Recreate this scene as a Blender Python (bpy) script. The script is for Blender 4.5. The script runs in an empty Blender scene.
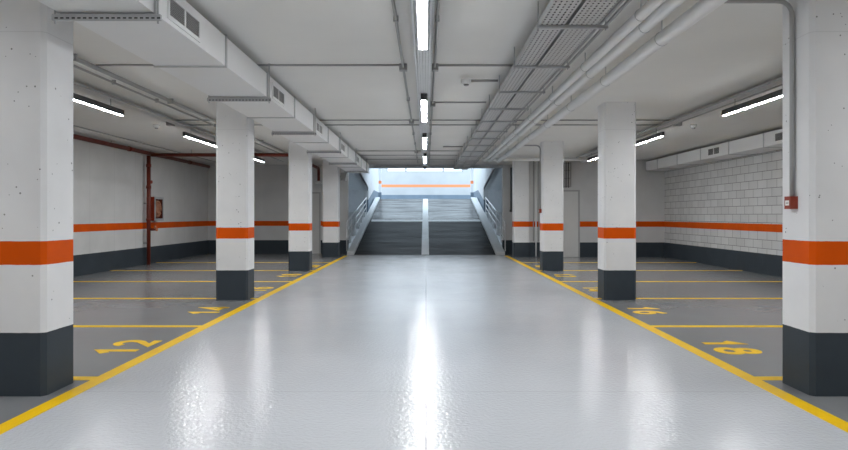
import bpy, bmesh, math, random
from mathutils import Vector, Matrix

random.seed(7)
S = bpy.context.scene
C = S.collection

# ------------------------------------------------------------------ numbers
CEIL = 3.04
WL, WR = -7.45, 7.47            # side walls
YB = -6.0                       # rear wall behind the viewer
YBACK = 21.6                    # wall with the ramp opening
YBR = 19.8                      # back wall of the block-wall side
RAMP0, RAMP1, SLOPE = 20.8, 32.5, 0.184
LAND = SLOPE * (RAMP1 - RAMP0)
LANE = 2.58
ORD = ["first", "second", "third", "fourth", "fifth", "sixth", "seventh", "eighth", "ninth", "tenth",
       "eleventh", "twelfth", "thirteenth", "fourteenth", "fifteenth", "sixteenth", "seventeenth", "eighteenth"]
HS = "on the hose cabinet side"
BS = "on the block wall side"


def ramp_z(y):
    return min(max(SLOPE * (y - RAMP0), 0.0), LAND)


# ------------------------------------------------------------------ materials
class NT:
    def __init__(self, name):
        self.m = bpy.data.materials.new(name)
        self.m.use_nodes = True
        self.t = self.m.node_tree
        self.b = self.t.nodes["Principled BSDF"]
        self.out = self.t.nodes["Material Output"]

    def n(self, kind, **kw):
        nd = self.t.nodes.new(kind)
        for k, v in kw.items():
            setattr(nd, k, v)
        return nd

    def put(self, sock, v):
        if hasattr(v, "links") or isinstance(v, bpy.types.NodeSocket):
            self.t.links.new(v, sock)
        else:
            sock.default_value = v

    def math(self, op, a, b=0.0, c=0.0):
        nd = self.n("ShaderNodeMath", operation=op)
        self.put(nd.inputs[0], a)
        self.put(nd.inputs[1], b)
        self.put(nd.inputs[2], c)
        return nd.outputs[0]

    def mix(self, f, a, b):
        nd = self.n("ShaderNodeMix", data_type="RGBA")
        self.put(nd.inputs[0], f)
        self.put(nd.inputs[6], a)
        self.put(nd.inputs[7], b)
        return nd.outputs[2]

    def pos(self):
        g = self.n("ShaderNodeNewGeometry")
        s = self.n("ShaderNodeSeparateXYZ")
        self.t.links.new(g.outputs["Position"], s.inputs[0])
        return g.outputs["Position"], s.outputs[0], s.outputs[1], s.outputs[2]

    def noise(self, vec, scale, detail=3.0, rough=0.55):
        nd = self.n("ShaderNodeTexNoise")
        self.put(nd.inputs["Vector"], vec)
        nd.inputs["Scale"].default_value = scale
        nd.inputs["Detail"].default_value = detail
        nd.inputs["Roughness"].default_value = rough
        return nd.outputs[0]

    def stretch(self, vec, sx, sy, sz):
        nd = self.n("ShaderNodeMapping")
        self.put(nd.inputs["Vector"], vec)
        nd.inputs["Scale"].default_value = (sx, sy, sz)
        return nd.outputs[0]

    def band(self, z, lo, hi):
        return self.math("MULTIPLY", self.math("GREATER_THAN", z, lo), self.math("LESS_THAN", z, hi))

    def ramp(self, v, lo, hi, a=0.0, b=1.0):
        nd = self.n("ShaderNodeMapRange")
        self.put(nd.inputs[0], v)
        for i, x in enumerate((lo, hi, a, b)):
            nd.inputs[1 + i].default_value = x
        return nd.outputs[0]

    def bump(self, h, strength, dist=0.01):
        nd = self.n("ShaderNodeBump")
        self.put(nd.inputs["Height"], h)
        nd.inputs["Strength"].default_value = strength
        nd.inputs["Distance"].default_value = dist
        self.t.links.new(nd.outputs[0], self.b.inputs["Normal"])


def rgb(r, g, b):
    return (r, g, b, 1.0)


def plain(name, col, rough=0.5, metal=0.0, var=0.06, nscale=6.0, spec=0.5):
    k = NT(name)
    p, x, y, z = k.pos()
    f = k.noise(p, nscale)
    c = k.mix(f, rgb(*[v * (1 - var) for v in col]), rgb(*[min(1, v * (1 + var)) for v in col]))
    k.put(k.b.inputs["Base Color"], c)
    k.b.inputs["Roughness"].default_value = rough
    k.b.inputs["Metallic"].default_value = metal
    k.b.inputs["Specular IOR Level"].default_value = spec
    return k.m


WHITE = rgb(0.77, 0.772, 0.775)
DADO = rgb(0.040, 0.050, 0.060)
ORANGE = rgb(0.68, 0.088, 0.0)


def banded(name, white=WHITE, mode="plain", sloped=False):
    """white paint, grey dado up to 0.457 m, orange band 0.945 to 1.115 m."""
    k = NT(name)
    p, x, y, z = k.pos()
    h = z
    if sloped:
        rz = k.math("MULTIPLY", k.math("SUBTRACT", y, RAMP0), SLOPE)
        rz = k.math("MINIMUM", k.math("MAXIMUM", rz, 0.0), LAND)
        h = k.math("SUBTRACT", z, rz)
    n1 = k.noise(p, 1.3, 4.0)
    w2 = rgb(*[v * 0.9 for v in white[:3]])
    col = k.mix(k.ramp(n1, 0.35, 0.7), white, w2)
    height = None
    if mode == "pores":
        # concrete pores and the line left by the formwork
        v = k.n("ShaderNodeTexVoronoi")
        k.put(v.inputs["Vector"], p)
        v.inputs["Scale"].default_value = 16.0
        gate = k.ramp(k.noise(p, 3.3, 2.0), 0.40, 0.62)
        size = k.math("MULTIPLY", gate, 0.12)
        dot = k.math("LESS_THAN", v.outputs["Distance"], size)
        col = k.mix(k.math("MULTIPLY", dot, 0.8), col, rgb(0.12, 0.12, 0.12))
        seam = k.band(z, 2.618, 2.626)
        col = k.mix(k.math("MULTIPLY", seam, 0.2), col, rgb(0.35, 0.35, 0.35))
    if mode == "blocks":
        cv = k.n("ShaderNodeCombineXYZ")
        k.put(cv.inputs[0], y)
        k.put(cv.inputs[1], z)
        b = k.n("ShaderNodeTexBrick")
        k.put(b.inputs["Vector"], cv.outputs[0])
        b.inputs["Scale"].default_value = 1.0
        b.inputs["Mortar Size"].default_value = 0.006
        b.inputs["Mortar Smooth"].default_value = 0.3
        b.inputs["Brick Width"].default_value = 0.39
        b.inputs["Row Height"].default_value = 0.19
        b.inputs["Bias"].default_value = 0.0
        b.inputs["Color1"].default_value = rgb(1, 1, 1)
        b.inputs["Color2"].default_value = rgb(0.9, 0.9, 0.9)
        height = k.math("SUBTRACT", 1.0, b.outputs["Fac"])
        mort = b.outputs["Fac"]
        col = k.mix(0.5, col, k.mix(1.0, col, col))
        mul = k.n("ShaderNodeMix", data_type="RGBA", blend_type="MULTIPLY")
        mul.inputs[0].default_value = 1.0
        k.put(mul.inputs[6], col)
        k.put(mul.inputs[7], b.outputs["Color"])
        col = k.mix(k.math("MULTIPLY", mort, 0.4), mul.outputs[2], rgb(0.33, 0.33, 0.33))
    if mode == "panels":
        fr = k.math("FRACT", k.math("DIVIDE", k.math("ADD", y, 30.0), 1.1))
        j = k.math("LESS_THAN", fr, 0.011)
        col = k.mix(k.math("MULTIPLY", j, 0.4), col, rgb(0.35, 0.35, 0.35))
    edge = k.noise(p, 14.0, 2.0)
    hh = k.math("ADD", h, k.math("MULTIPLY", k.math("SUBTRACT", edge, 0.5), 0.006))
    org = k.mix(k.ramp(k.noise(p, 3.0), 0.3, 0.7), ORANGE, rgb(*[v * 0.86 for v in ORANGE[:3]]))
    d0 = rgb(0.15, 0.19, 0.235) if sloped else DADO  # daylight haze put into the ramp dado as a paler, bluer grey
    dad = k.mix(k.ramp(k.noise(p, 2.0, 5.0), 0.3, 0.75), d0, rgb(*[v * 1.25 for v in d0[:3]]))
    if mode != "nostripe":
        f = k.band(hh, 0.945, 1.115)
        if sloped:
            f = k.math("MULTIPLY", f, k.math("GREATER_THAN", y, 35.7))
            org = rgb(0.80, 0.27, 0.12)  # stripe paled as well, overexposure haze mixed into its orange
        col = k.mix(f, col, org)
    col = k.mix(k.math("LESS_THAN", hh, 0.457), col, dad)
    k.put(k.b.inputs["Base Color"], col)
    k.b.inputs["Roughness"].default_value = 0.45
    k.b.inputs["Specular IOR Level"].default_value = 0.12
    if height is not None:
        k.bump(height, 0.3, 0.005)
    else:
        k.bump(k.noise(p, 45.0, 3.0), 0.08, 0.004)
    return k.m


def epoxy(name, base, base2, rlo, rhi, joints=False):
    k = NT(name)
    p, x, y, z = k.pos()
    f = k.ramp(k.noise(p, 0.8, 5.0, 0.6), 0.3, 0.72)
    col = k.mix(f, rgb(*base), rgb(*base2))
    if joints:
        j = k.math("LESS_THAN", k.math("ABSOLUTE", x), 0.007)
        col = k.mix(k.math("MULTIPLY", j, 0.6), col, rgb(0.12, 0.125, 0.13))
        fr = k.math("FRACT", k.math("DIVIDE", k.math("ADD", y, 20.0 - 4.66), 5.0))
        j2 = k.math("LESS_THAN", fr, 0.0012)
        col = k.mix(k.math("MULTIPLY", j2, 0.35), col, rgb(0.12, 0.125, 0.13))
    k.put(k.b.inputs["Base Color"], col)
    r = k.ramp(k.noise(k.stretch(p, 1.0, 1.0, 1.0), 1.7, 5.0, 0.65), 0.3, 0.7, rlo, rhi)
    k.put(k.b.inputs["Roughness"], r)
    h = k.math("ADD", k.math("MULTIPLY", k.noise(p, 2.0, 2.0), 0.10 if joints else 0.06), k.math("MULTIPLY", k.noise(p, 34.0, 2.0), 0.32))
    k.bump(h, 0.6 if joints else 0.03, 0.0175 if joints else 0.01)
    k.b.inputs["Specular IOR Level"].default_value = 0.20 if joints else 0.5
    return k.m


def perforated(name, col, px, py, hx, hy):
    """sheet steel with rows of punched slots one can see through."""
    k = NT(name)
    p, x, y, z = k.pos()
    u = k.math("ABSOLUTE", k.math("SUBTRACT", k.math("FRACT", k.math("DIVIDE", k.math("ADD", x, 20.0), px)), 0.5))
    v = k.math("ABSOLUTE", k.math("SUBTRACT", k.math("FRACT", k.math("DIVIDE", k.math("ADD", y, 20.0), py)), 0.5))
    hole = k.math("MULTIPLY", k.math("LESS_THAN", u, hx), k.math("LESS_THAN", v, hy))
    k.b.inputs["Base Color"].default_value = rgb(*col)
    k.b.inputs["Metallic"].default_value = 0.3
    k.b.inputs["Roughness"].default_value = 0.45
    tr = k.n("ShaderNodeBsdfTransparent")
    mx = k.n("ShaderNodeMixShader")
    k.put(mx.inputs[0], hole)
    k.t.links.new(k.b.outputs[0], mx.inputs[1])
    k.t.links.new(tr.outputs[0], mx.inputs[2])
    k.t.links.new(mx.outputs[0], k.out.inputs[0])
    return k.m


def glow(name, col, strength):
    k = NT(name)
    k.b.inputs["Base Color"].default_value = rgb(0.9, 0.9, 0.9)
    k.b.inputs["Emission Color"].default_value = rgb(*col)
    k.b.inputs["Emission Strength"].default_value = strength
    return k.m


M = {}
M["pillar"] = banded("pillar_paint", mode="pores")
M["wall"] = banded("wall_paint", rgb(0.62, 0.62, 0.615))
M["panel"] = banded("wall_paint_panels", rgb(0.62, 0.62, 0.615), mode="panels")
M["block"] = banded("painted_blocks", rgb(0.62, 0.62, 0.615), mode="blocks")
M["flank"] = banded("wall_paint_beside_ramp", rgb(0.62, 0.62, 0.615), mode="nostripe")
M["slopewall"] = banded("ramp_wall_hazed_paint", rgb(0.70, 0.71, 0.72), sloped=True)
M["endwall"] = banded("end_wall_hazed_paint", rgb(0.46, 0.465, 0.47), sloped=True)
M["ceiling"] = plain("ceiling_concrete", (0.755, 0.745, 0.72), 0.8, var=0.05, nscale=1.2)
M["unseen_roof"] = plain("unseen_roof_dark", (0.22, 0.23, 0.24), 0.8)  # for the added ramp slab, kept dark so the ramp reflects less light
M["rampkerb"] = plain("pale_ramp_concrete", (0.60, 0.61, 0.62), 0.5, var=0.1)
M["niche"] = plain("niche_concrete", (0.75, 0.77, 0.79), 0.7, var=0.1)
M["aisle"] = epoxy("aisle_epoxy", (0.55, 0.57, 0.60), (0.515, 0.535, 0.565), 0.11, 0.16, joints=True)
M["bay"] = epoxy("bay_epoxy", (0.215, 0.222, 0.23), (0.195, 0.202, 0.21), 0.21, 0.24)
M["yellow"] = plain("yellow_line_paint", (0.80, 0.49, 0.004), 0.55, var=0.08, nscale=9.0, spec=0.15)
M["kerb"] = plain("kerb_concrete", (0.45, 0.47, 0.49), 0.5, var=0.1)
M["duct"] = plain("white_duct_sheet", (0.80, 0.805, 0.81), 0.45, var=0.03, nscale=2.0)
M["flange"] = plain("duct_flange_steel", (0.52, 0.53, 0.54), 0.45, 0.2)
M["pipe"] = plain("white_plastic_pipe", (0.80, 0.80, 0.795), 0.35, var=0.03)
M["galv"] = plain("galvanised_steel", (0.46, 0.47, 0.48), 0.42, 0.55, var=0.1, nscale=14.0)
M["conduit"] = plain("grey_conduit", (0.36, 0.36, 0.355), 0.45, 0.2, var=0.06)
M["dark"] = plain("dark_grey_housing", (0.07, 0.072, 0.075), 0.4, 0.2)
M["black"] = plain("black_recess", (0.02, 0.02, 0.022), 0.6)
M["red"] = plain("red_pipe_paint", (0.14, 0.017, 0.005), 0.5, var=0.12, nscale=8.0)
M["boxred"] = plain("red_enamel", (0.26, 0.03, 0.008), 0.4)
M["paper"] = plain("white_label", (0.8, 0.8, 0.78), 0.5)
M["copper"] = plain("brown_hose", (0.5, 0.19, 0.09), 0.5)
M["steel"] = plain("pale_railing_steel", (0.72, 0.73, 0.74), 0.3, 0.5)
M["door"] = plain("door_paint", (0.58, 0.575, 0.56), 0.45, var=0.03)
M["frame"] = plain("door_frame_paint", (0.36, 0.36, 0.355), 0.45)
M["tray_c"] = perforated("perforated_tray_sheet", (0.78, 0.79, 0.80), 0.03, 0.055, 0.17, 0.33)
M["tray_a"] = perforated("slotted_tray_sheet", (0.58, 0.58, 0.58), 0.04, 0.06, 0.19, 0.30)
M["tray_b"] = perforated("dotted_tray_sheet", (0.58, 0.58, 0.58), 0.04, 0.055, 0.2, 0.27)
M["tray_s"] = perforated("side_tray_sheet", (0.72, 0.72, 0.71), 0.03, 0.055, 0.18, 0.3)
M["lamp"] = glow("lamp_diffuser", (0.965, 0.985, 1.0), 60.0)
M["lamp_bay"] = glow("bay_lamp_diffuser", (0.965, 0.985, 1.0), 104.0)
M["winframe"] = plain("window_frame_paint", (0.3, 0.31, 0.32), 0.4)


def ramp_material():
    k = NT("ramp_concrete")
    p, x, y, z = k.pos()
    f = k.noise(k.stretch(p, 0.5, 2.6, 1.0), 1.6, 6.0, 0.7)
    col = k.mix(k.ramp(f, 0.32, 0.72), rgb(0.016, 0.0165, 0.0175), rgb(0.06, 0.061, 0.063))
    k.put(k.b.inputs["Base Color"], col)
    k.b.inputs["Roughness"].default_value = 0.9
    k.b.inputs["Specular IOR Level"].default_value = 0.08
    k.bump(k.math("SINE", k.math("MULTIPLY", y, 60.0)), 0.08, 0.01)   # broom lines across the slope
    wet = k.n("ShaderNodeBsdfPrincipled")
    k.put(wet.inputs["Base Color"], col)
    wet.inputs["Roughness"].default_value = 0.22
    upper = k.ramp(y, 26.3, 27.4, 0.10, 0.62)
    fac = k.math("MULTIPLY", upper, k.ramp(k.noise(k.stretch(p, 0.6, 3.0, 1.0), 1.1, 5.0, 0.65), 0.35, 0.62, 0.45, 1.0))
    mx = k.n("ShaderNodeMixShader")
    k.put(mx.inputs[0], fac)
    k.t.links.new(k.b.outputs[0], mx.inputs[1])
    k.t.links.new(wet.outputs[0], mx.inputs[2])
    k.t.links.new(mx.outputs[0], k.out.inputs[0])
    return k.m


M["ramp"] = ramp_material()


def glass_material():
    k = NT("window_glass")
    tr = k.n("ShaderNodeBsdfTransparent")
    gl = k.n("ShaderNodeBsdfGlossy")
    gl.inputs["Roughness"].default_value = 0.03
    tr.inputs[0].default_value = rgb(0.96, 0.98, 1.0)
    mx = k.n("ShaderNodeMixShader")
    mx.inputs[0].default_value = 0.06
    k.t.links.new(tr.outputs[0], mx.inputs[1])
    k.t.links.new(gl.outputs[0], mx.inputs[2])
    k.t.links.new(mx.outputs[0], k.out.inputs[0])
    return k.m


M["glass"] = glass_material()


# ------------------------------------------------------------------ mesh helpers
WORLD = {}          # object name -> world origin (nothing here is rotated)


class MB:
    def __init__(self):
        self.bm = bmesh.new()

    def box(self, x0, x1, y0, y1, z0, z1):
        v = [self.bm.verts.new(c) for c in ((x0, y0, z0), (x1, y0, z0), (x1, y1, z0), (x0, y1, z0),
                                            (x0, y0, z1), (x1, y0, z1), (x1, y1, z1), (x0, y1, z1))]
        for f in ((3, 2, 1, 0), (4, 5, 6, 7), (0, 1, 5, 4), (1, 2, 6, 5), (2, 3, 7, 6), (3, 0, 4, 7)):
            self.bm.faces.new([v[i] for i in f])
        return self

    def prism_x(self, poly, x0, x1):
        """poly of (y, z), extruded along x."""
        a = [self.bm.verts.new((x0, y, z)) for y, z in poly]
        b = [self.bm.verts.new((x1, y, z)) for y, z in poly]
        n = len(poly)
        self.bm.faces.new(a)
        self.bm.faces.new(b[::-1])
        for i in range(n):
            self.bm.faces.new((a[i], b[i], b[(i + 1) % n], a[(i + 1) % n]))
        bmesh.ops.recalc_face_normals(self.bm, faces=self.bm.faces[:])
        return self

    def prism_z(self, poly, z0, z1):
        a = [self.bm.verts.new((x, y, z0)) for x, y in poly]
        b = [self.bm.verts.new((x, y, z1)) for x, y in poly]
        n = len(poly)
        self.bm.faces.new(a[::-1])
        self.bm.faces.new(b)
        for i in range(n):
            self.bm.faces.new((a[i], a[(i + 1) % n], b[(i + 1) % n], b[i]))
        bmesh.ops.recalc_face_normals(self.bm, faces=self.bm.faces[:])
        return self

    def prism_y(self, poly, y0, y1):
        """poly of (x, z), extruded along y."""
        a = [self.bm.verts.new((x, y0, z)) for x, z in poly]
        b = [self.bm.verts.new((x, y1, z)) for x, z in poly]
        n = len(poly)
        self.bm.faces.new(a)
        self.bm.faces.new(b[::-1])
        for i in range(n):
            self.bm.faces.new((a[i], b[i], b[(i + 1) % n], a[(i + 1) % n]))
        bmesh.ops.recalc_face_normals(self.bm, faces=self.bm.faces[:])
        return self

    def tube(self, pts, r, seg=12, bend=0.0):
        pts = [Vector(p) for p in pts]
        if bend > 0 and len(pts) > 2:
            out = [pts[0]]
            for i in range(1, len(pts) - 1):
                a, b, c = pts[i - 1], pts[i], pts[i + 1]
                d0, d1 = (a - b).normalized(), (c - b).normalized()
                p0, p1 = b + d0 * bend, b + d1 * bend
                for t in range(7):
                    t /= 6
                    out.append(p0 * (1 - t) ** 2 + b * 2 * t * (1 - t) + p1 * t * t)
            out.append(pts[-1])
            pts = out
        rings = []
        for i, p in enumerate(pts):
            if i == 0:
                d = pts[1] - pts[0]
            elif i == len(pts) - 1:
                d = pts[-1] - pts[-2]
            else:
                d = (pts[i + 1] - p).normalized() + (p - pts[i - 1]).normalized()
            d.normalize()
            up = Vector((0, 0, 1)) if abs(d.z) < 0.9 else Vector((0, 1, 0))
            s = d.cross(up).normalized()
            t = s.cross(d).normalized()
            rings.append([self.bm.verts.new(p + s * r * math.cos(2 * math.pi * k / seg) + t * r * math.sin(2 * math.pi * k / seg)) for k in range(seg)])
        for a, b in zip(rings, rings[1:]):
            for k in range(seg):
                f = self.bm.faces.new((a[k], a[(k + 1) % seg], b[(k + 1) % seg], b[k]))
                f.smooth = True
        self.bm.faces.new(rings[0][::-1])
        self.bm.faces.new(rings[-1])
        bmesh.ops.recalc_face_normals(self.bm, faces=self.bm.faces[:])
        return self

    def lathe(self, c, prof, seg=24):
        """prof of (radius, z) turned about the vertical through c."""
        rings = []
        for r, z in prof:
            rings.append([self.bm.verts.new((c[0] + r * math.cos(2 * math.pi * k / seg), c[1] + r * math.sin(2 * math.pi * k / seg), c[2] + z)) for k in range(seg)])
        for a, b in zip(rings, rings[1:]):
            for k in range(seg):
                f = self.bm.faces.new((a[k], a[(k + 1) % seg], b[(k + 1) % seg], b[k]))
                f.smooth = True
        self.bm.faces.new(rings[0])
        self.bm.faces.new(rings[-1])
        bmesh.ops.recalc_face_normals(self.bm, faces=self.bm.faces[:])
        return self

    def build(self, name, mat, parent=None, bevel=0.0):
        bm = self.bm
        if bevel > 0:
            es = [e for e in bm.edges if len(e.link_faces) == 2 and e.calc_face_angle(0) > 0.6]
            bmesh.ops.bevel(bm, geom=es, offset=bevel, segments=2, profile=0.6, affect="EDGES", clamp_overlap=True)
        lo = Vector((1e9,) * 3)
        hi = Vector((-1e9,) * 3)
        for v in bm.verts:
            for i in range(3):
                lo[i] = min(lo[i], v.co[i])
                hi[i] = max(hi[i], v.co[i])
        org = Vector(((lo.x + hi.x) / 2, (lo.y + hi.y) / 2, lo.z))
        for v in bm.verts:
            v.co -= org
        me = bpy.data.meshes.new(name)
        bm.to_mesh(me)
        bm.free()
        me.materials.append(mat)
        o = bpy.data.objects.new(name, me)
        C.objects.link(o)
        if parent is not None:
            o.parent = parent
            o.location = org - WORLD[parent.name]
        else:
            o.location = org
        WORLD[o.name] = org
        return o


def tag(o, label=None, cat=None, group=None, kind=None):
    if label:
        o["label"] = label
    if cat:
        o["category"] = cat
    if group:
        o["group"] = group
    if kind:
        o["kind"] = kind
    return o


def thing(name, loc, label, cat, group=None):
    o = bpy.data.objects.new(name, None)
    o.empty_display_size = 0.1
    C.objects.link(o)
    o.location = loc
    WORLD[o.name] = Vector(loc)
    return tag(o, label, cat, group)


def struct(name, mb, mat, parent=None, bevel=0.0):
    o = mb.build(name, mat, parent, bevel)
    if parent is None:
        o["kind"] = "structure"
    return o


def copy_tree(root, delta, label=None, group=None):
    r = root.copy()
    C.objects.link(r)
    r.location = root.location + Vector(delta)
    WORLD[r.name] = r.location.copy()
    if label:
        r["label"] = label
    if group:
        r["group"] = group
    for ch in list(root.children):
        c = ch.copy()
        C.objects.link(c)
        c.parent = r
        WORLD[c.name] = WORLD[ch.name] + Vector(delta)
        for g in list(ch.children):
            d = g.copy()
            C.objects.link(d)
            d.parent = c
            WORLD[d.name] = WORLD[g.name] + Vector(delta)
    return r


# ================================================================== SETTING
fa = struct("floor_aisle", MB().box(-LANE, LANE, YB, RAMP0, -0.2, 0.0), M["aisle"])
fl = struct("floor_left", MB().box(WL - .2, -LANE, YB, YBACK + .2, -0.2, 0.0), M["bay"])
fr_ = struct("floor_right", MB().box(LANE, WR + .2, YB, YBACK + .2, -0.2, 0.0), M["bay"])
struct("ceiling", MB().box(WL - .2, WR + .2, YB, YBACK + .25, CEIL, CEIL + .25), M["ceiling"])
struct("wall_left", MB().box(WL - .2, WL, YB, YBACK + .2, 0, CEIL), M["panel"])
struct("wall_right", MB().box(WR, WR + .2, YB, YBR + .2, 0, CEIL), M["block"])
struct("wall_rear", MB().box(WL - .2, WR + .2, YB - .2, YB, 0, CEIL), M["wall"])
OPL, OPR = -2.67, 2.62
DLX0, DLX1 = -4.65, -3.60       # door on the hose cabinet side
DRX0, DRX1 = 3.93, 4.82
struct("wall_back_left", MB().box(WL, DLX0, YBACK, YBACK + .2, 0, CEIL).box(DLX1, -3.30, YBACK, YBACK + .2, 0, CEIL)
       .box(DLX0, DLX1, YBACK, YBACK + .2, 2.1, CEIL), M["wall"])
struct("wall_back_right", MB().box(DRX1, WR, YBR, YBR + .2, 0, CEIL).box(3.245, DRX0, YBR, YBR + .2, 0, CEIL)
       .box(DRX0, DRX1, YBR, YBR + .2, 2.1, CEIL), M["wall"])
struct("wall_back_middle", MB().box(3.245, 3.50, YBACK, YBACK + .2, 0, CEIL).box(3.245, 3.50, YBR + .2, YBACK, 0, CEIL), M["wall"])
struct("trim_2", MB().box(-3.30, OPL, YBACK, YBACK + .25, 0, CEIL), M["flank"])
struct("trim_3", MB().box(OPR, 3.245, YBACK, YBACK + .25, 0, CEIL), M["flank"])
struct("trim_1", MB().box(OPL, OPR, YBACK - .02, YBACK + .25, 2.93, CEIL), M["kerb"])

# doors
d1 = struct("door_1", MB().box(DRX0 + .05, DRX1 - .05, YBR + .02, YBR + .07, 0.0, 2.05), M["door"], bevel=.004)
tag(d1, "plain pale grey door in the back wall beside the block wall bays")
MB().box(DRX0, DRX0 + .05, YBR - .01, YBR + .1, 0, 2.1).box(DRX1 - .05, DRX1, YBR - .01, YBR + .1, 0, 2.1) \
    .box(DRX0 + .05, DRX1 - .05, YBR - .01, YBR + .1, 2.05, 2.1).build("door_frame", M["frame"], d1)
d2 = struct("door_2", MB().box(DLX0 + .05, DLX1 - .05, YBACK + .02, YBACK + .07, 0.0, 2.05), M["door"], bevel=.004)
tag(d2, "plain pale grey door in the back wall beside the hose cabinet bays")
MB().box(DLX0, DLX0 + .05, YBACK - .01, YBACK + .1, 0, 2.1).box(DLX1 - .05, DLX1, YBACK - .01, YBACK + .1, 0, 2.1) \
    .box(DLX0 + .05, DLX1 - .05, YBACK - .01, YBACK + .1, 2.05, 2.1).build("door_frame", M["frame"], d2)

# ---- painted lines and bay numbers
P = 0.0025
LINES = [5.04, 7.41, 9.9, 12.43, 14.92, 17.45]
for side, fl_o in ((-1, fl), (1, fr_)):
    a, b = sorted((side * 2.525, side * 2.645))
    # the lane line straddles the edge between aisle and bays
    o = MB().box(a, b, YB + .05, 20.4, 0.0, P).build("lane_line", M["yellow"], fl_o)
    tag(o, "yellow lane line along the aisle edge")
    a, b = sorted((side * 2.645, side * (7.44 if side < 0 else 7.46)))
    for yl in LINES + [2.55, 0.05]:
        o = MB().box(a, b, yl - .055, yl + .055, 0.0, P).build("bay_line", M["yellow"], fl_o)
        tag(o, "thin yellow line between two parking bays")


def arc(cx, cy, rx, ry, a0, a1, n=22):
    return [(cx + rx * math.cos(math.radians(a0 + (a1 - a0) * k / n)), cy + ry * math.sin(math.radians(a0 + (a1 - a0) * k / n))) for k in range(n + 1)]


# painted numerals as brush strokes in a box one wide and one high
GLYPH = {
    "0": [arc(.5, .5, .40, .5, 90, 450, 36)],
    "1": [[(.18, .76), (.56, 1.0), (.56, 0.0)]],
    "2": [arc(.5, .70, .40, .30, 165, -20) + [(.74, .42), (.08, 0.0), (.96, 0.0)]],
    "4": [[(.74, 0.0), (.74, 1.0), (.04, .28), (1.0, .28)]],
    "6": [arc(.5, .31, .38, .31, 0, 360, 32), [(.80, 1.0)] + arc(.56, .38, .44, .55, 125, 188, 12)],
    "8": [arc(.5, .76, .32, .24, 90, 450, 28), arc(.5, .27, .40, .27, 90, 450, 30)],
}


def ribbon(bm, pts, width, z0, z1):
    """a flat painted stroke of constant width along pts (metres)."""
    pts = [Vector((p[0], p[1])) for p in pts]
    closed = (pts[0] - pts[-1]).length < 1e-4
    if closed:
        pts = pts[:-1]
    n = len(pts)
    L, R = [], []
    for k in range(n):
        a = pts[k - 1] if (k > 0 or closed) else None
        c = pts[(k + 1) % n] if (k < n - 1 or closed) else None
        d0 = (pts[k] - a).normalized() if a is not None else None
        d1 = (c - pts[k]).normalized() if c is not None else None
        d0 = d0 or d1
        d1 = d1 or d0
        nn = Vector((-(d0.y + d1.y), d0.x + d1.x))
        nn = nn.normalized() if nn.length > 1e-6 else Vector((-d0.y, d0.x))
        q = width / 2 / max(.45, nn.dot(Vector((-d0.y, d0.x))))
        L.append(pts[k] + nn * q)
        R.append(pts[k] - nn * q)
    V = [[bm.verts.new((p.x, p.y, z)) for p in S_] for S_ in (L, R) for z in (z0, z1)]
    for k in range(n if closed else n - 1):
        e = (k + 1) % n
        bm.faces.new((V[1][k], V[3][k], V[3][e], V[1][e]))
        bm.faces.new((V[0][k], V[0][e], V[2][e], V[2][k]))
        bm.faces.new((V[0][k], V[1][k], V[1][e], V[0][e]))
        bm.faces.new((V[2][k], V[2][e], V[3][e], V[3][k]))
    if not closed:
        for k in (0, n - 1):
            bm.faces.new((V[0][k], V[2][k], V[3][k], V[1][k]))


def paint_number(txt, yc, side, floor):
    W, H, GAP, T = .27, .35, .10, .085      # digit box, space between and stroke width
    mb = MB()
    for c, ch in enumerate(txt):
        u0 = -(2 * W + GAP) / 2 + c * (W + GAP)
        for si, stroke in enumerate(GLYPH[ch]):
            pts = []
            for u, w in stroke:
                r, h = u0 + u * W, T / 2 + w * H
                pts.append((-(2.735 + h), yc + r) if side < 0 else (2.775 + h, yc - r))
            ribbon(mb.bm, pts, T, 0.0, P + .0005 + .0004 * si)
    bmesh.ops.recalc_face_normals(mb.bm, faces=mb.bm.faces[:])
    o = mb.build("bay_number", M["yellow"], floor)
    tag(o, "painted yellow bay number %s" % txt)


BAYS = [6.25, 8.65, 11.15, 13.7, 16.2]
for n, yc in zip(("12", "14", "16", "18", "20"), BAYS):
    paint_number(n, yc, -1, fl)
for n, yc in zip(("18", "16", "14", "12", "10"), BAYS):
    paint_number(n, yc, 1, fr_)

# ---- ramp, landing and the walls around them
def slope_slab(x0, x1, y0, y1, up, down=0.25):
    return MB().prism_x([(y0, ramp_z(y0) + up), (y1, ramp_z(y1) + up), (y1, ramp_z(y1) - down), (y0, ramp_z(y0) - down)], x0, x1)


fz = struct("floor_ramp", slope_slab(-2.37, 2.30, RAMP0, RAMP1, 0.0), M["ramp"])
slope_slab(-.15, .10, RAMP0 + .05, RAMP1, 0.006, 0.0).build("centre_strip", M["rampkerb"], fz)["label"] = "pale concrete strip up the middle of the ramp"
slope_slab(-2.3, 2.3, 26.5, 26.9, 0.0055, 0.0).build("cross_strip", M["rampkerb"], fz)["label"] = "pale concrete strip across the ramp"
for s in (-1, 1):
    a, b = sorted((-2.37 if s < 0 else 2.30, s * 2.60))
    slope_slab(a, b, RAMP0, RAMP1, 0.09, 0.25).build("kerb", M["rampkerb"], fz)["label"] = "raised pale concrete kerb along the ramp"
MB().box(-2.5, 2.5, RAMP0 - .14, RAMP0 - .02, 0.0, 0.006).build("drain_channel", M["dark"], fz)["label"] = "dark drain channel at the foot of the ramp"
struct("floor_landing", MB().box(-4.3, 4.3, RAMP1, 40.3, LAND - .25, LAND), M["kerb"])
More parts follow.
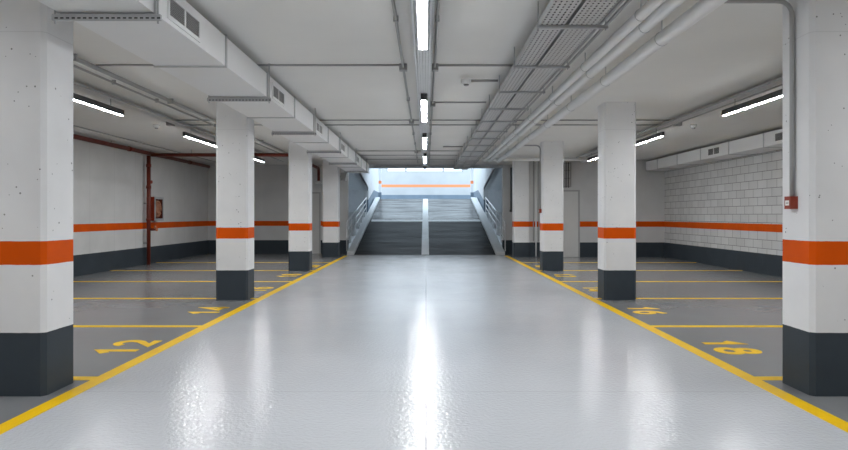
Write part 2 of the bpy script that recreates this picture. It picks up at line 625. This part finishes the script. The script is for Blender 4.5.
for nm, s in (("wall_ramp_left", -1), ("wall_ramp_right", 1)):
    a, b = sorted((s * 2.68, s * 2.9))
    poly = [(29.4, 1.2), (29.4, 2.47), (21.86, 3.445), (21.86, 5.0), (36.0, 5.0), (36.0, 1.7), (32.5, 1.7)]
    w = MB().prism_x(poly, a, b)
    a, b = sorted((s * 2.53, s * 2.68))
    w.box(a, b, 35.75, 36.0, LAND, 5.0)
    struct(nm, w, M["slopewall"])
for nm, s in (("wall_stair_left", -1), ("wall_stair_right", 1)):
    a, b = sorted((s * 3.8, s * 4.0))
    w = MB().box(a, b, YBACK + .2, 29.6, 0, 3.85)
    a, b = sorted((s * 2.9, s * 3.8))
    w.box(a, b, 29.4, 29.6, 0, 2.6)
    a, b = sorted((s * 2.68, s * 3.8))
    # sloping soffit over the stair
    w.prism_x([(21.86, 3.445), (29.4, 2.47), (29.4, 2.6), (21.86, 3.6)], a, b)
    struct(nm, w, M["niche"])
struct("unseen_ramp_roof", MB().box(-4.0, 4.0, YBACK + .25, 28.5, 3.85, 4.0), M["unseen_roof"])  # added slab out of view, shades the lower ramp and darkens its reflection
ZW0, ZW1 = 4.07, 4.78
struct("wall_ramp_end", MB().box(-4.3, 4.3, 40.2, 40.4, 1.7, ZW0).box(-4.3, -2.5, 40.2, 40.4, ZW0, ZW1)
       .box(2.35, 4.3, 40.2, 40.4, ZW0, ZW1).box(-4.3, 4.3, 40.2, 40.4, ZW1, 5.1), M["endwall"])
xs = [-2.5, -1.28, 1.1, 2.35]
for i in range(3):
    a, b = xs[i], xs[i + 1]
    f = MB().box(a, a + .05, 40.24, 40.34, ZW0, ZW1).box(b - .05, b, 40.24, 40.34, ZW0, ZW1) \
        .box(a + .05, b - .05, 40.24, 40.34, ZW0, ZW0 + .05).box(a + .05, b - .05, 40.24, 40.34, ZW1 - .05, ZW1)
    w = struct("window_%d" % (i + 1), f, M["winframe"])
    MB().box(a + .05, b - .05, 40.28, 40.29, ZW0 + .05, ZW1 - .05).build("window_pane", M["glass"], w)

# ================================================================== STAIRS AND RAILINGS
for s, side in ((-1, HS), (1, BS)):
    poly = [(21.9, 0.0)]
    z = 0.0
    for i in range(6):
        y = 21.9 + 1.22 * i
        z = ramp_z(y) + .12
        poly += [(y, poly[-1][1]), (y, z)]
    poly += [(29.35, z), (29.35, 0.0)]
    poly = [poly[0]] + poly[2:]
    a, b = sorted((s * 2.70, s * 3.78))
    o = MB().prism_x(poly, a, b).build("concrete_stair", M["rampkerb"])
    tag(o, "pale concrete steps climbing beside the ramp " + side, "stairs", "stairs beside the ramp")

    X = s * 2.63
    y0, y1 = 20.98, 27.8
    r = thing("ramp_railing", (X, y0, 0.0), "pale metal railing with three sloping rails beside the ramp " + side, "railing", "railings beside the ramp")
    top = lambda y: 1.08 + (y - y0) / (y1 - y0) * 1.0
    bot = lambda y: ramp_z(y) + .09
    hgt = lambda y: top(y) - bot(y)
    MB().tube([(X, y0, top(y0)), (X, y1, top(y1))], .025).build("top_rail", M["steel"], r)
    for fct in (.70, .40):
        MB().tube([(X, y0, bot(y0) + fct * hgt(y0)), (X, y1, bot(y1) + fct * hgt(y1))], .016).build("middle_rail", M["steel"], r)
    for i in range(6):
        y = y0 + (y1 - y0) * i / 5
        MB().tube([(X, y, bot(y) - .01), (X, y, top(y))], .02).build("post", M["steel"], r)

# ================================================================== PILLARS
PY = [4.54, 9.71, 14.84, 19.72]


def pillar_mb(x0, x1, y0, y1, c=.03):
    return MB().prism_z([(x0 + c, y0), (x1 - c, y0), (x1, y0 + c), (x1, y1 - c), (x1 - c, y1), (x0 + c, y1), (x0, y1 - c), (x0, y0 + c)], 0, CEIL)


for s, side in ((-1, HS), (1, BS)):
    a, b = sorted((s * 2.74, s * 3.235))
    base = None
    for i, y in enumerate(PY):
        extra = ""
        if s > 0 and i in (0, 2):
            extra = " with red call box"
        lab = "white pillar%s, %s from the ramp %s" % (extra, ORD[3 - i], side)
        if base is None:
            base = pillar_mb(a, b, y, y + .40).build("concrete_pillar", M["pillar"])
            tag(base, lab, "pillar", "concrete pillars along the aisle", "thing")
            if s > 0:
                base.location.x += .03
        else:
            copy_tree(base, (-.03 if s > 0 else 0, y - PY[0], 0), lab)

# ================================================================== LAMPS
def lamp(name, x, y0, y1, zb, w, hl, hh, label, group, mat="lamp"):
    t = thing(name, (x, (y0 + y1) / 2, zb), label, "lamp", group)
    MB().box(x - w / 2, x + w / 2, y0, y1, zb + hl, zb + hl + hh).build("housing", M["dark"], t, .004)
    MB().box(x - w / 2 + .006, x + w / 2 - .006, y0 + .02, y1 - .02, zb, zb + hl).build("diffuser", M[mat], t)
    for ya in (y0, y1 - .018):
        MB().box(x - w / 2, x + w / 2, ya, ya + .018, zb - .002, zb + hl).build("end_cap", M["dark"], t)
    return t


CX = -0.028
spans = [(16.6, 18.75), (12.5, 14.65), (8.45, 10.45), (3.9, 5.9), (-.3, 1.7), (-4.5, -2.5)]
for i, (a, b) in enumerate(spans):
    lamp("linear_lamp", CX, a, b, 2.845, .085, .005, .082, "lit linear lamp under the central tray, %s from the ramp" % ORD[i], "lamps over the aisle")
for s, side, X in ((-1, HS, -4.48), (1, BS, 4.39)):
    for i, (a, b) in enumerate([(15.4, 17.45) if s < 0 else (15.05, 17.1), (11.7, 13.75), (7.3, 9.33), (3.1, 5.15), (-1.1, .95), (-5.3, -3.25)]):
        t = lamp("linear_lamp", X, a, b, 2.768, .050, .005, .079, "lit linear lamp over the parking bays, %s from the ramp %s" % (ORD[i], side), "lamps over the bays", "lamp_bay")
        for y in (a + .35, b - .35):
            MB().tube([(X, y, 2.85), (X, y, 2.955)], .006, 6).build("suspension_rod", M["conduit"], t)

# ================================================================== TRAYS
def tray(name, x0, x1, y0, y1, z, mat, label, lip=.035, full=True, cable="dark"):
    t = MB().box(x0, x1, y0, y1, z, z + .003).build(name, mat)
    tag(t, label, "cable tray")
    MB().box(x0 - .003, x0, y0, y1, z, z + lip).box(x1, x1 + .003, y0, y1, z, z + lip).build("side_rail", M["galv"], t)
    if not full:
        return t
    n = int((x1 - x0) / .026)
    m = MB()
    for i in range(n):
        xc = x0 + (i + .5) * (x1 - x0) / n
        m.tube([(xc, y0 + .05, z + .0165), (xc, y1 - .05, z + .0165)], .0125, 8)
    o = m.build("cable_bundle", M[cable], t)
    tag(o, "cables lying side by side in the tray", kind="stuff")
    return t


tray("cable_tray", -.118, .062, YB + .3, 20.9, 2.932, M["tray_c"], "narrow perforated cable tray above the central aisle lamps", .035, True, "conduit")
tray("cable_tray", .925, 1.12, YB + .3, 21.3, 2.845, M["tray_a"], "slotted cable tray beside the central lamps, innermost on the white pipe side", .05)
tray("cable_tray", 1.155, 1.39, YB + .3, 21.3, 2.845, M["tray_b"], "dotted cable tray between the slotted tray and the white pipes", .05)
tray("cable_tray", -4.58, -4.42, YB + .3, 19.6, 2.955, M["tray_s"], "perforated cable tray above the bay lamps " + HS, .03, False)
tray("cable_tray", 4.32, 4.48, YB + .3, 18.2, 2.955, M["tray_s"], "perforated cable tray above the bay lamps " + BS, .03, False)

ys_h = [20.2, 18.9, 17.6, 16.25, 14.9, 13.6, 12.3, 11.1, 9.1 + .75, 8.6, 7.3, 6.05, 4.9]
ys_h = [20.3, 19.0, 17.7, 16.4, 15.1, 13.8, 12.6, 11.5, 10.3, 9.1, 7.85, 6.52, 5.14, 3.8]
base = None
for i, y in enumerate(ys_h):
    lab = "grey trapeze hanger under the slotted cable trays, %s from the ramp" % ORD[i]
    if base is None:
        base = thing("tray_hanger", (1.19, y, 2.80), lab, "hanger", "trapeze hangers under the cable trays")
        MB().box(.90, 1.48, y - .014, y + .014, 2.819, 2.842).build("strut", M["galv"], base, .003)
        for x in (.912, 1.46):
            MB().tube([(x, y, 2.805), (x, y, CEIL)], .006, 8).build("threaded_rod", M["galv"], base)
    else:
        copy_tree(base, (0, y - ys_h[0], 0), lab)

# ================================================================== PIPES BESIDE THE TRAYS
def pipe_run(name, x, z, r, y0, y1, label, clamps):
    t = thing(name, (x, y0, z - r), label, "pipe", "white pipes under the ceiling")
    MB().tube([(x, y0, z), (x, y1, z)], r, 20).build("pipe_length", M["pipe"], t)
    for y in clamps:
        m = MB().tube([(x + (r + .002) * math.cos(k * math.pi / 8), y, z + (r + .002) * math.sin(k * math.pi / 8)) for k in range(17)], .003, 6)
        m.tube([(x, y, z + r), (x, y, CEIL - .002)], .005, 6)
        m.build("clamp", M["galv"], t)
    return t


pipe_run("white_pipe", 1.70, 2.885, .046, YB + .2, 18.2, "white pipe under the ceiling next to the cable trays", [5.0 + 1.75 * i for i in range(8)])
pipe_run("white_pipe", 1.835, 2.88, .048, YB + .2, 18.2, "white pipe under the ceiling, middle of three parallel pipes", [5.3 + 1.75 * i for i in range(8)])
pipe_run("white_pipe", 2.09, 2.865, .061, YB + .2, 18.2, "thick white pipe under the ceiling next to the pillar row", [5.6 + 1.75 * i for i in range(8)])
t = MB().tube([(1.64, 18.32, 2.925), (4.66, 18.32, 2.925), (4.66, 18.9, 2.925)], .048, 18, .09).build("white_pipe", M["pipe"])
tag(t, "white pipe crossing behind the pillars at the end of three pipes", "pipe", "white pipes under the ceiling")

# thin conduits along and across the ceiling
def conduit(pts, r, label, group=None, bend=.08, cat="conduit"):
    o = MB().tube(pts, r, 10, bend).build("steel_conduit", M["conduit"])
    return tag(o, label, cat, group)


def clips(o, pts, r):
    for p in pts:
        MB().box(p[0] - r * 1.6, p[0] + r * 1.6, p[1] - .012, p[1] + .012, p[2] - r * 1.4, CEIL - .002).build("clip", M["conduit"], o)


G1 = "conduits along the ceiling"
o = conduit([(-.262, YB + .2, 3.005), (-.262, 20.5, 3.005)], .014, "thin conduit running along the ceiling beside the central lamp tray, duct side", G1)
clips(o, [(-.262, y, 3.005) for y in (3.6, 5.5, 9.3, 13.2, 15.0, 18.6)], .014)
o = conduit([(.098, YB + .2, 3.005), (.098, 20.5, 3.005)], .012, "thin conduit running along the ceiling beside the central lamp tray, pipe side", G1)
clips(o, [(.098, y, 3.005) for y in (3.6, 5.5, 13.2, 15.0, 18.6)], .012)
conduit([(1.455, YB + .2, 2.9), (1.455, 21.2, 2.9)], .014, "thin conduit beside the dotted cable tray", G1)
conduit([(1.53, YB + .2, 2.92), (1.53, 21.2, 2.92)], .014, "thin conduit between the dotted tray conduit and white pipes", G1)
o = conduit([(-3.80, YB + .2, 3.0), (-3.80, 21.3, 3.0)], .026, "thick conduit along the bay ceiling behind the big duct", G1)
clips(o, [(-3.80, y, 3.0) for y in (6.8, 9.4, 12.0, 14.6)], .026)
o = conduit([(-4.0, YB + .2, 3.0), (-4.0, 21.3, 3.0)], .014, "thin conduit along the bay ceiling between thick conduit and lamp tray", G1)
clips(o, [(-4.0, y, 3.0) for y in (6.8, 8.1, 9.4, 12.0, 14.6)], .014)
conduit([(-6.75, YB + .2, 3.02), (-6.75, 21.3, 3.02)], .012, "thin conduit along the ceiling beside the red wall pipe", G1)
conduit([(4.62, YB + .2, 3.0), (4.62, 18.2, 3.0)], .016, "thin conduit above the bay lamp tray " + BS, G1)

G2 = "conduits crossing the ceiling"
cross = [(19.4, -1.85, .9), (18.1, -1.85, .9), (16.9, -1.85, .9), (12.06, -4.75, 4.6), (11.46, -4.75, 4.6)]
for i, (y, a, b) in enumerate(cross):
    o = conduit([(a, y, 3.027), (b, y, 3.027)], .011, "thin conduit crossing the whole aisle ceiling, %s from the ramp" % ORD[i], G2)
conduit([(-3.8, 7.28, 3.032), (-.27, 7.28, 3.032)], .013, "thin conduit crossing from the central tray to behind the big duct", G2)
conduit([(.1, 7.28, 3.03), (1.5, 7.28, 3.03)], .013, "thin conduit crossing from the central tray to trays, beyond the detector", G2)
conduit([(.1, 9.66, 3.03), (.92, 9.66, 3.03)], .013, "thin conduit crossing to the slotted tray behind the smoke detector", G2)
conduit([(.43, 15.8, 3.02), (.92, 15.8, 3.02)], .016, "short thick conduit stub beside the slotted tray", G2)

for i, (x, y, lab) in enumerate([
        (-.262, 7.28, "small junction box on the duct side ceiling conduit, farthest from the ramp"),
        (-.262, 11.46, "small junction box on the duct side ceiling conduit, middle one"),
        (-.262, 16.9, "small junction box on the duct side ceiling conduit, first from the ramp"),
        (.098, 7.28, "small junction box on the pipe side conduit where the cross conduit meets it"),
        (.098, 9.66, "small junction box on the pipe side conduit behind the smoke detector"),
        (-4.75, 11.75, "small junction box beside the bay lamp tray " + HS),
        (4.68, 11.75, "small junction box beside the bay lamp tray " + BS)]):
    w = .045 if i < 5 else .06
    o = MB().box(x - w, x + w, y - w, y + w, 2.968, CEIL).build("junction_box", M["conduit"], None, .006)
    tag(o, lab, "junction box", "junction boxes on the ceiling")

# ================================================================== BIG DUCT OVER THE PILLAR ROW
DX0, DX1, DZ0, DZ1 = -2.46, -1.825, 2.66, 2.93
duct = MB().box(DX0, DX1, YB + .2, 20.35, DZ0, DZ1).build("air_duct", M["duct"], None, .006)
tag(duct, "big white rectangular air duct running under the ceiling over the aisle edge", "air duct")
y = 4.25 + 1.5 * 10
while y > 0:
    m = MB()
    e, t_ = .014, .012
    m.box(DX0 - e, DX1 + e, y - t_, y + t_, DZ0 - e, DZ0)
    m.box(DX1, DX1 + e, y - t_, y + t_, DZ0, DZ1 + e)
    m.box(DX0 - e, DX0, y - t_, y + t_, DZ0, DZ1 + e)
    m.box(DX0 - e, DX1 + e, y - t_, y + t_, DZ1, DZ1 + e)
    m.build("flange", M["flange"], duct)
    y -= 1.5


def grille(duct, xf, sgn, y0, y1, z0, z1, n=10, gap=.03):
    """double louvred grille on a duct side at x = xf facing sgn."""
    def bx(m, a, b, *r):
        a, b = sorted((xf + sgn * a, xf + sgn * b))
        return m.box(a, b, *r)
    f = .03
    ym = (y0 + y1) / 2
    m = MB()
    bx(m, 0, .012, y0 - f, y1 + f, z0 - f, z0)
    bx(m, 0, .012, y0 - f, y1 + f, z1, z1 + f)
    bx(m, 0, .012, y0 - f, y0, z0, z1)
    bx(m, 0, .012, y1, y1 + f, z0, z1)
    bx(m, 0, .010, ym - gap / 2, ym + gap / 2, z0, z1)
    g = m.build("vent_grille", M["duct"], duct)
    m = MB()
    bx(m, .0005, .002, y0, ym - gap / 2, z0, z1)
    bx(m, .0005, .002, ym + gap / 2, y1, z0, z1)
    m.build("dark_opening", M["black"], g)["label"] = "dark opening behind the louvres"
    m = MB()
    for i in range(n):
        z = z0 + (i + .5) * (z1 - z0) / n
        bx(m, .002, .009, y0, ym - gap / 2, z - .0028, z + .0028)
        bx(m, .002, .009, ym + gap / 2, y1, z - .0028, z + .0028)
    m.build("louvres", M["conduit"], g)


for y in (4.77, 7.80, 10.77, 13.82, 16.8, 1.75):
    grille(duct, DX1, 1, y - .29, y + .29, 2.72, 2.85)

ys_d = [19.25, 16.25, 13.25, 10.25, 7.25, 4.25]
base = None
for i, y in enumerate(ys_d):
    lab = "grey trapeze hanger under the big duct, %s from the ramp" % ORD[i]
    if base is None:
        base = thing("duct_hanger", ((DX0 + DX1) / 2, y, 2.58), lab, "hanger", "hangers under the big duct")
        MB().box(DX0 - .04, DX1 + .05, y - .03, y - .005, 2.606, 2.645).build("strut", M["galv"], base, .003)
        m = MB()
        for k in range(19):
            x = DX0 - .02 + k * .038
            m.box(x, x + .022, y - .0315, y - .0302, 2.614, 2.624)
        m.build("strut_slots", M["black"], base)
        for x in (DX0 - .024, DX1 + .03):
            MB().tube([(x, y - .017, 2.585), (x, y - .017, CEIL)], .007, 8).build("threaded_rod", M["galv"], base)
    else:
        copy_tree(base, (0, y - ys_d[0], 0), lab)

# ================================================================== DUCT ALONG THE BLOCK WALL
EX0, EX1, EZ0, EZ1 = 6.85, 7.45, 2.69, 2.97
duct2 = MB().box(EX0, EX1, YB + .2, 19.68, EZ0, EZ1).build("air_duct", M["duct"], None, .006)
tag(duct2, "white rectangular air duct along the top of the block wall", "air duct")
y = 18.7
while y > 2:
    e, t_ = .012, .012
    MB().box(EX0 - e, EX1, y - t_, y + t_, EZ0 - e, EZ0).box(EX0 - e, EX0, y - t_, y + t_, EZ0, EZ1 + e).build("flange", M["flange"], duct2)
    y -= 1.47
for y in (15.04, 12.1, 9.16):
    grille(duct2, EX0, -1, y - .29, y + .29, 2.755, 2.90)

# ================================================================== RED FIRE PIPES, RISER, HOSE CABINET
RX, RZ, RY = -7.32, 2.945, 16.7
t = thing("fire_pipe", (RX, YB + .3, RZ - .05), "long red fire pipe running along the top of the panel wall", "pipe", "red fire pipes")
MB().tube([(RX, YB + .3, RZ), (RX, 21.3, RZ)], .05, 16).build("pipe_length", M["red"], t)
for y in (5.0, 7.5, 10.0, 12.4, 14.7, 19.0):
    MB().tube([(RX, y, RZ + .045), (RX, y, CEIL)], .007, 6).build("hanger_rod", M["conduit"], t)
for y in (8.4, 12.0, 15.6, 19.6):
    MB().tube([(RX, y - .05, RZ), (RX, y + .05, RZ)], .06, 16).build("coupling", M["red"], t)
t = thing("fire_pipe", (-3.55, RY, RZ - .09), "red fire pipe crossing behind the pillars and dropping beside the back door", "pipe", "red fire pipes")
MB().tube([(RX + .07, RY, 2.90), (-3.55, RY, 2.90), (-3.55, 20.9, 2.86), (-3.55, 20.9, 2.44)], .047, 16, .13).build("pipe_length", M["red"], t)
MB().lathe((-3.55, 20.9, 2.36), [(.12, 0), (.11, .03), (.06, .07), (.03, .09)], 20).build("drop_cap", M["paper"], t)["label"] = "white flared cap"
for x in (-6.2, -4.9):
    MB().tube([(x, RY, 2.94), (x, RY, CEIL)], .007, 6).build("hanger_rod", M["conduit"], t)

t = thing("fire_riser", (RX, RY, 0), "vertical red fire riser pipe standing against the panel wall beside the hose cabinet", "pipe", "red fire pipes")
MB().tube([(RX, RY - .02, 0.0), (RX, RY - .02, 2.88)], .05, 16).build("pipe_length", M["red"], t)
m = MB()
for z in (1.20, 2.05, 2.62):
    m.tube([(RX, RY - .02, z - .04), (RX, RY - .02, z + .04)], .064, 16)
m.build("coupling", M["red"], t)
v = MB().tube([(RX + .04, RY - .02, .93), (RX + .20, RY - .02, .93)], .034, 14).build("hydrant_valve", M["red"], t)
MB().tube([(RX + .17, RY - .02, .90), (RX + .17, RY - .02, 1.03)], .03, 12).tube([(RX + .20, RY - .02, .93), (RX + .23, RY - .02, .93)], .045, 14).build("outlet_cap", M["copper"], v)
MB().box(-7.45, RX, RY - .04, RY, 1.6, 1.64).box(-7.45, RX, RY - .04, RY, .55, .59).build("wall_bracket", M["conduit"], t)

HY0, HY1, HZ0, HZ1 = 16.84, 17.42, 1.16, 1.80
t = thing("hose_cabinet", (-7.33, (HY0 + HY1) / 2, HZ0), "red fire hose cabinet with glazed front hung on the panel wall", "cabinet")
MB().box(WL, -7.24, HY0, HY0 + .02, HZ0, HZ1).box(WL, -7.24, HY1 - .02, HY1, HZ0, HZ1).box(WL, -7.24, HY0 + .02, HY1 - .02, HZ0, HZ0 + .02) \
    .box(WL, -7.24, HY0 + .02, HY1 - .02, HZ1 - .02, HZ1).box(WL, WL + .01, HY0 + .02, HY1 - .02, HZ0 + .02, HZ1 - .02).build("cabinet_body", M["boxred"], t)
f = MB().box(-7.24, -7.225, HY0, HY0 + .06, HZ0, HZ1).box(-7.24, -7.225, HY1 - .06, HY1, HZ0, HZ1) \
    .box(-7.24, -7.225, HY0 + .06, HY1 - .06, HZ0, HZ0 + .06).box(-7.24, -7.225, HY0 + .06, HY1 - .06, HZ1 - .06, HZ1).build("door", M["galv"], t)
f["label"] = "grey framed glass door"
MB().box(-7.236, -7.232, HY0 + .06, HY1 - .06, HZ0 + .06, HZ1 - .06).build("glass_pane", M["glass"], f)
ring = [(-7.285, (HY0 + HY1) / 2 + .20 * math.cos(k * math.pi / 12), (HZ0 + HZ1) / 2 + .20 * math.sin(k * math.pi / 12)) for k in range(25)]
ring2 = [(-7.285, (HY0 + HY1) / 2 + .12 * math.cos(k * math.pi / 12), (HZ0 + HZ1) / 2 + .12 * math.sin(k * math.pi / 12)) for k in range(25)]
ym, zm = (HY0 + HY1) / 2, (HZ0 + HZ1) / 2
MB().tube(ring, .035, 10).tube(ring2, .035, 10).tube([(-7.42, ym, zm), (-7.27, ym, zm)], .09, 16).build("hose_reel", M["copper"], t)["label"] = "brown coiled hose reel"

t = thing("supply_pipe", (-7.4, 16.98, 1.8), "thin grey pipe with a red bell dropping to the hose cabinet", "pipe")
MB().tube([(-7.4, 16.98, 1.80), (-7.4, 16.98, 3.03)], .014, 10).build("pipe_length", M["conduit"], t)
MB().tube([(-7.45, 16.98, 2.2), (-7.36, 16.98, 2.2)], .045, 14).build("bell", M["boxred"], t)["label"] = "small round red bell"

# ================================================================== CALL BOXES AND THEIR CONDUITS ON THE PILLARS
def call_box(y, z, lab, x1=2.74):
    t = MB().box(x1 - .056, x1, y - .04, y + .04, z, z + .094).build("call_box", M["boxred"], None, .004)
    tag(t, lab, "call box", "call boxes on the pillars")
    MB().box(x1 - .0585, x1 - .056, y - .022, y + .026, z + .026, z + .064).build("break_panel", M["paper"], t)["label"] = "white break glass panel"
    MB().box(x1 - .0592, x1 - .0585, y - .016, y + .016, z + .042, z + .047).build("panel_mark", M["black"], t)


call_box(4.746, 1.349, "small red fire call box on the fourth pillar from the ramp", 2.77)
call_box(15.02, 1.36, "small red fire call box on the second pillar from the ramp")
conduit([(2.19, 4.745, 2.91), (2.748, 4.745, 2.91), (2.748, 4.745, 1.44)], .017, "bent conduit dropping down the fourth pillar from the ramp", "conduits to the call boxes", .12)
conduit([(2.19, 15.02, 2.965), (2.716, 15.02, 2.965), (2.716, 15.02, 1.455)], .017, "bent conduit dropping down the second pillar from the ramp", "conduits to the call boxes", .12)

# ================================================================== SMALL CEILING FITTINGS
def detector(x, y, z, lab):
    t = thing("smoke_detector", (x, y, z - .06), lab, "smoke detector", "smoke detectors on the ceiling")
    MB().lathe((x, y, z), [(.062, 0), (.062, -.045), (.05, -.06)], 20).build("detector_base", M["pipe"], t)
    MB().lathe((x, y, z - .06), [(.035, 0), (.03, -.018), (.012, -.024)], 16).build("sensor_head", M["conduit"], t)
    return t


detector(.503, 7.9, 3.0, "round white smoke detector on a conduit arm between central lamps and slotted tray")
conduit([(.565, 7.9, 2.985), (.9, 7.9, 2.985)], .016, "short conduit arm holding the smoke detector beside the slotted tray", G2)
detector(-5.16, 12.1, CEIL, "small white smoke detector on the bay ceiling " + HS)
detector(5.12, 12.1, CEIL, "small white smoke detector on the bay ceiling " + BS)
t = thing("dome_camera", (-.04, 21.35, 2.86), "small dark dome camera under the beam above the ramp foot", "camera")
MB().tube([(-.04, 21.35, 2.98), (-.04, 21.35, CEIL)], .02, 10).build("mount", M["conduit"], t)
MB().lathe((-.04, 21.35, 2.98), [(.075, 0), (.075, -.03), (.06, -.07), (.03, -.10), (.005, -.11)], 18).build("dome", M["dark"], t)

t = thing("wall_speaker", (-2.66, 20.45, 2.40), "grey box with angled face mounted beside the end of the big duct", "speaker")
MB().prism_y([(-2.75, 2.42), (-2.60, 2.42), (-2.54, 2.68), (-2.75, 2.68)], 20.3, 20.6).build("speaker_body", M["conduit"], t, .008)
MB().box(-2.76, -2.74, 20.42, 20.48, 2.5, 2.6).box(-2.77, -2.75, 20.05, 20.48, 2.53, 2.57).build("bracket", M["dark"], t)

t = MB().tube([(2.90, 21.5, 2.93), (2.90, 21.5, 1.46)], .035, 12).tube([(2.90, 21.5, 1.50), (2.90, 21.5, 1.42)], .055, 12).build("down_pipe", M["dark"])
tag(t, "dark vertical pipe on the wall between the ramp opening and pillar", "pipe")

# vertical cables down the back wall beside the door and the ladder over the door
t = thing("cable_ladder", (4.36, 19.7, 2.19), "narrow vertical cable ladder on the back wall above the door", "cable ladder")
MB().box(4.20, 4.225, 19.72, 19.77, 2.19, 2.96).box(4.51, 4.535, 19.72, 19.77, 2.19, 2.96).build("side_rail", M["conduit"], t)
m = MB()
for z in (2.2, 2.45, 2.7, 2.92):
    m.box(4.225, 4.51, 19.73, 19.76, z, z + .02)
m.build("rung", M["conduit"], t)
m = MB()
for x in (4.30, 4.37, 4.44):
    m.tube([(x, 19.715, 2.17), (x, 19.715, 2.96)], .014, 8)
m.build("cable", M["dark"], t)
for i, x in enumerate((3.36, 3.44, 3.53)):
    o = MB().tube([(x, 19.76, 0.5 if i != 1 else 0.02), (x, 19.76, CEIL)], .022 if i == 1 else .016, 10).build("wall_conduit", M["pipe" if i == 1 else "conduit"])
    tag(o, ("grey conduit up the back wall between pillar and door, next to the pillar", "pale pipe up the back wall between pillar and door, middle of three",
            "grey conduit up the back wall between pillar and door, next to the door")[i], "conduit", "pipes up the back wall beside the door")

# ================================================================== LIGHT, CAMERA
w = bpy.data.worlds.new("overcast_sky")
S.world = w
w.use_nodes = True
nt = w.node_tree
bg = nt.nodes["Background"]
bg.inputs["Color"].default_value = (0.70, 0.86, 1.0, 1.0)
bg.inputs["Strength"].default_value = 1.7

cam = bpy.data.cameras.new("camera")
cam.sensor_width = 36.0
cam.lens = 632.0 / 848.0 * 36.0
cam.shift_x = -2.0 / 848.0
cam.shift_y = -9.5 / 848.0
cam.clip_start = 0.05
cam.clip_end = 300
co = bpy.data.objects.new("camera", cam)
C.objects.link(co)
co.location = (0, 0, 1.3)
co.rotation_euler = (math.pi / 2, 0, 0)
S.camera = co

S.view_settings.view_transform = "Standard"
S.view_settings.look = "None"
S.view_settings.gamma = 1.0
S.view_settings.exposure = 0.88
S.view_settings.use_curve_mapping = False
S.cycles.use_denoising = True
S.cycles.max_bounces = 10
S.cycles.diffuse_bounces = 6
S.cycles.glossy_bounces = 5
S.cycles.transparent_max_bounces = 12
S.cycles.caustics_reflective = False
S.cycles.caustics_refractive = False
S.cycles.sample_clamp_indirect = 6.0
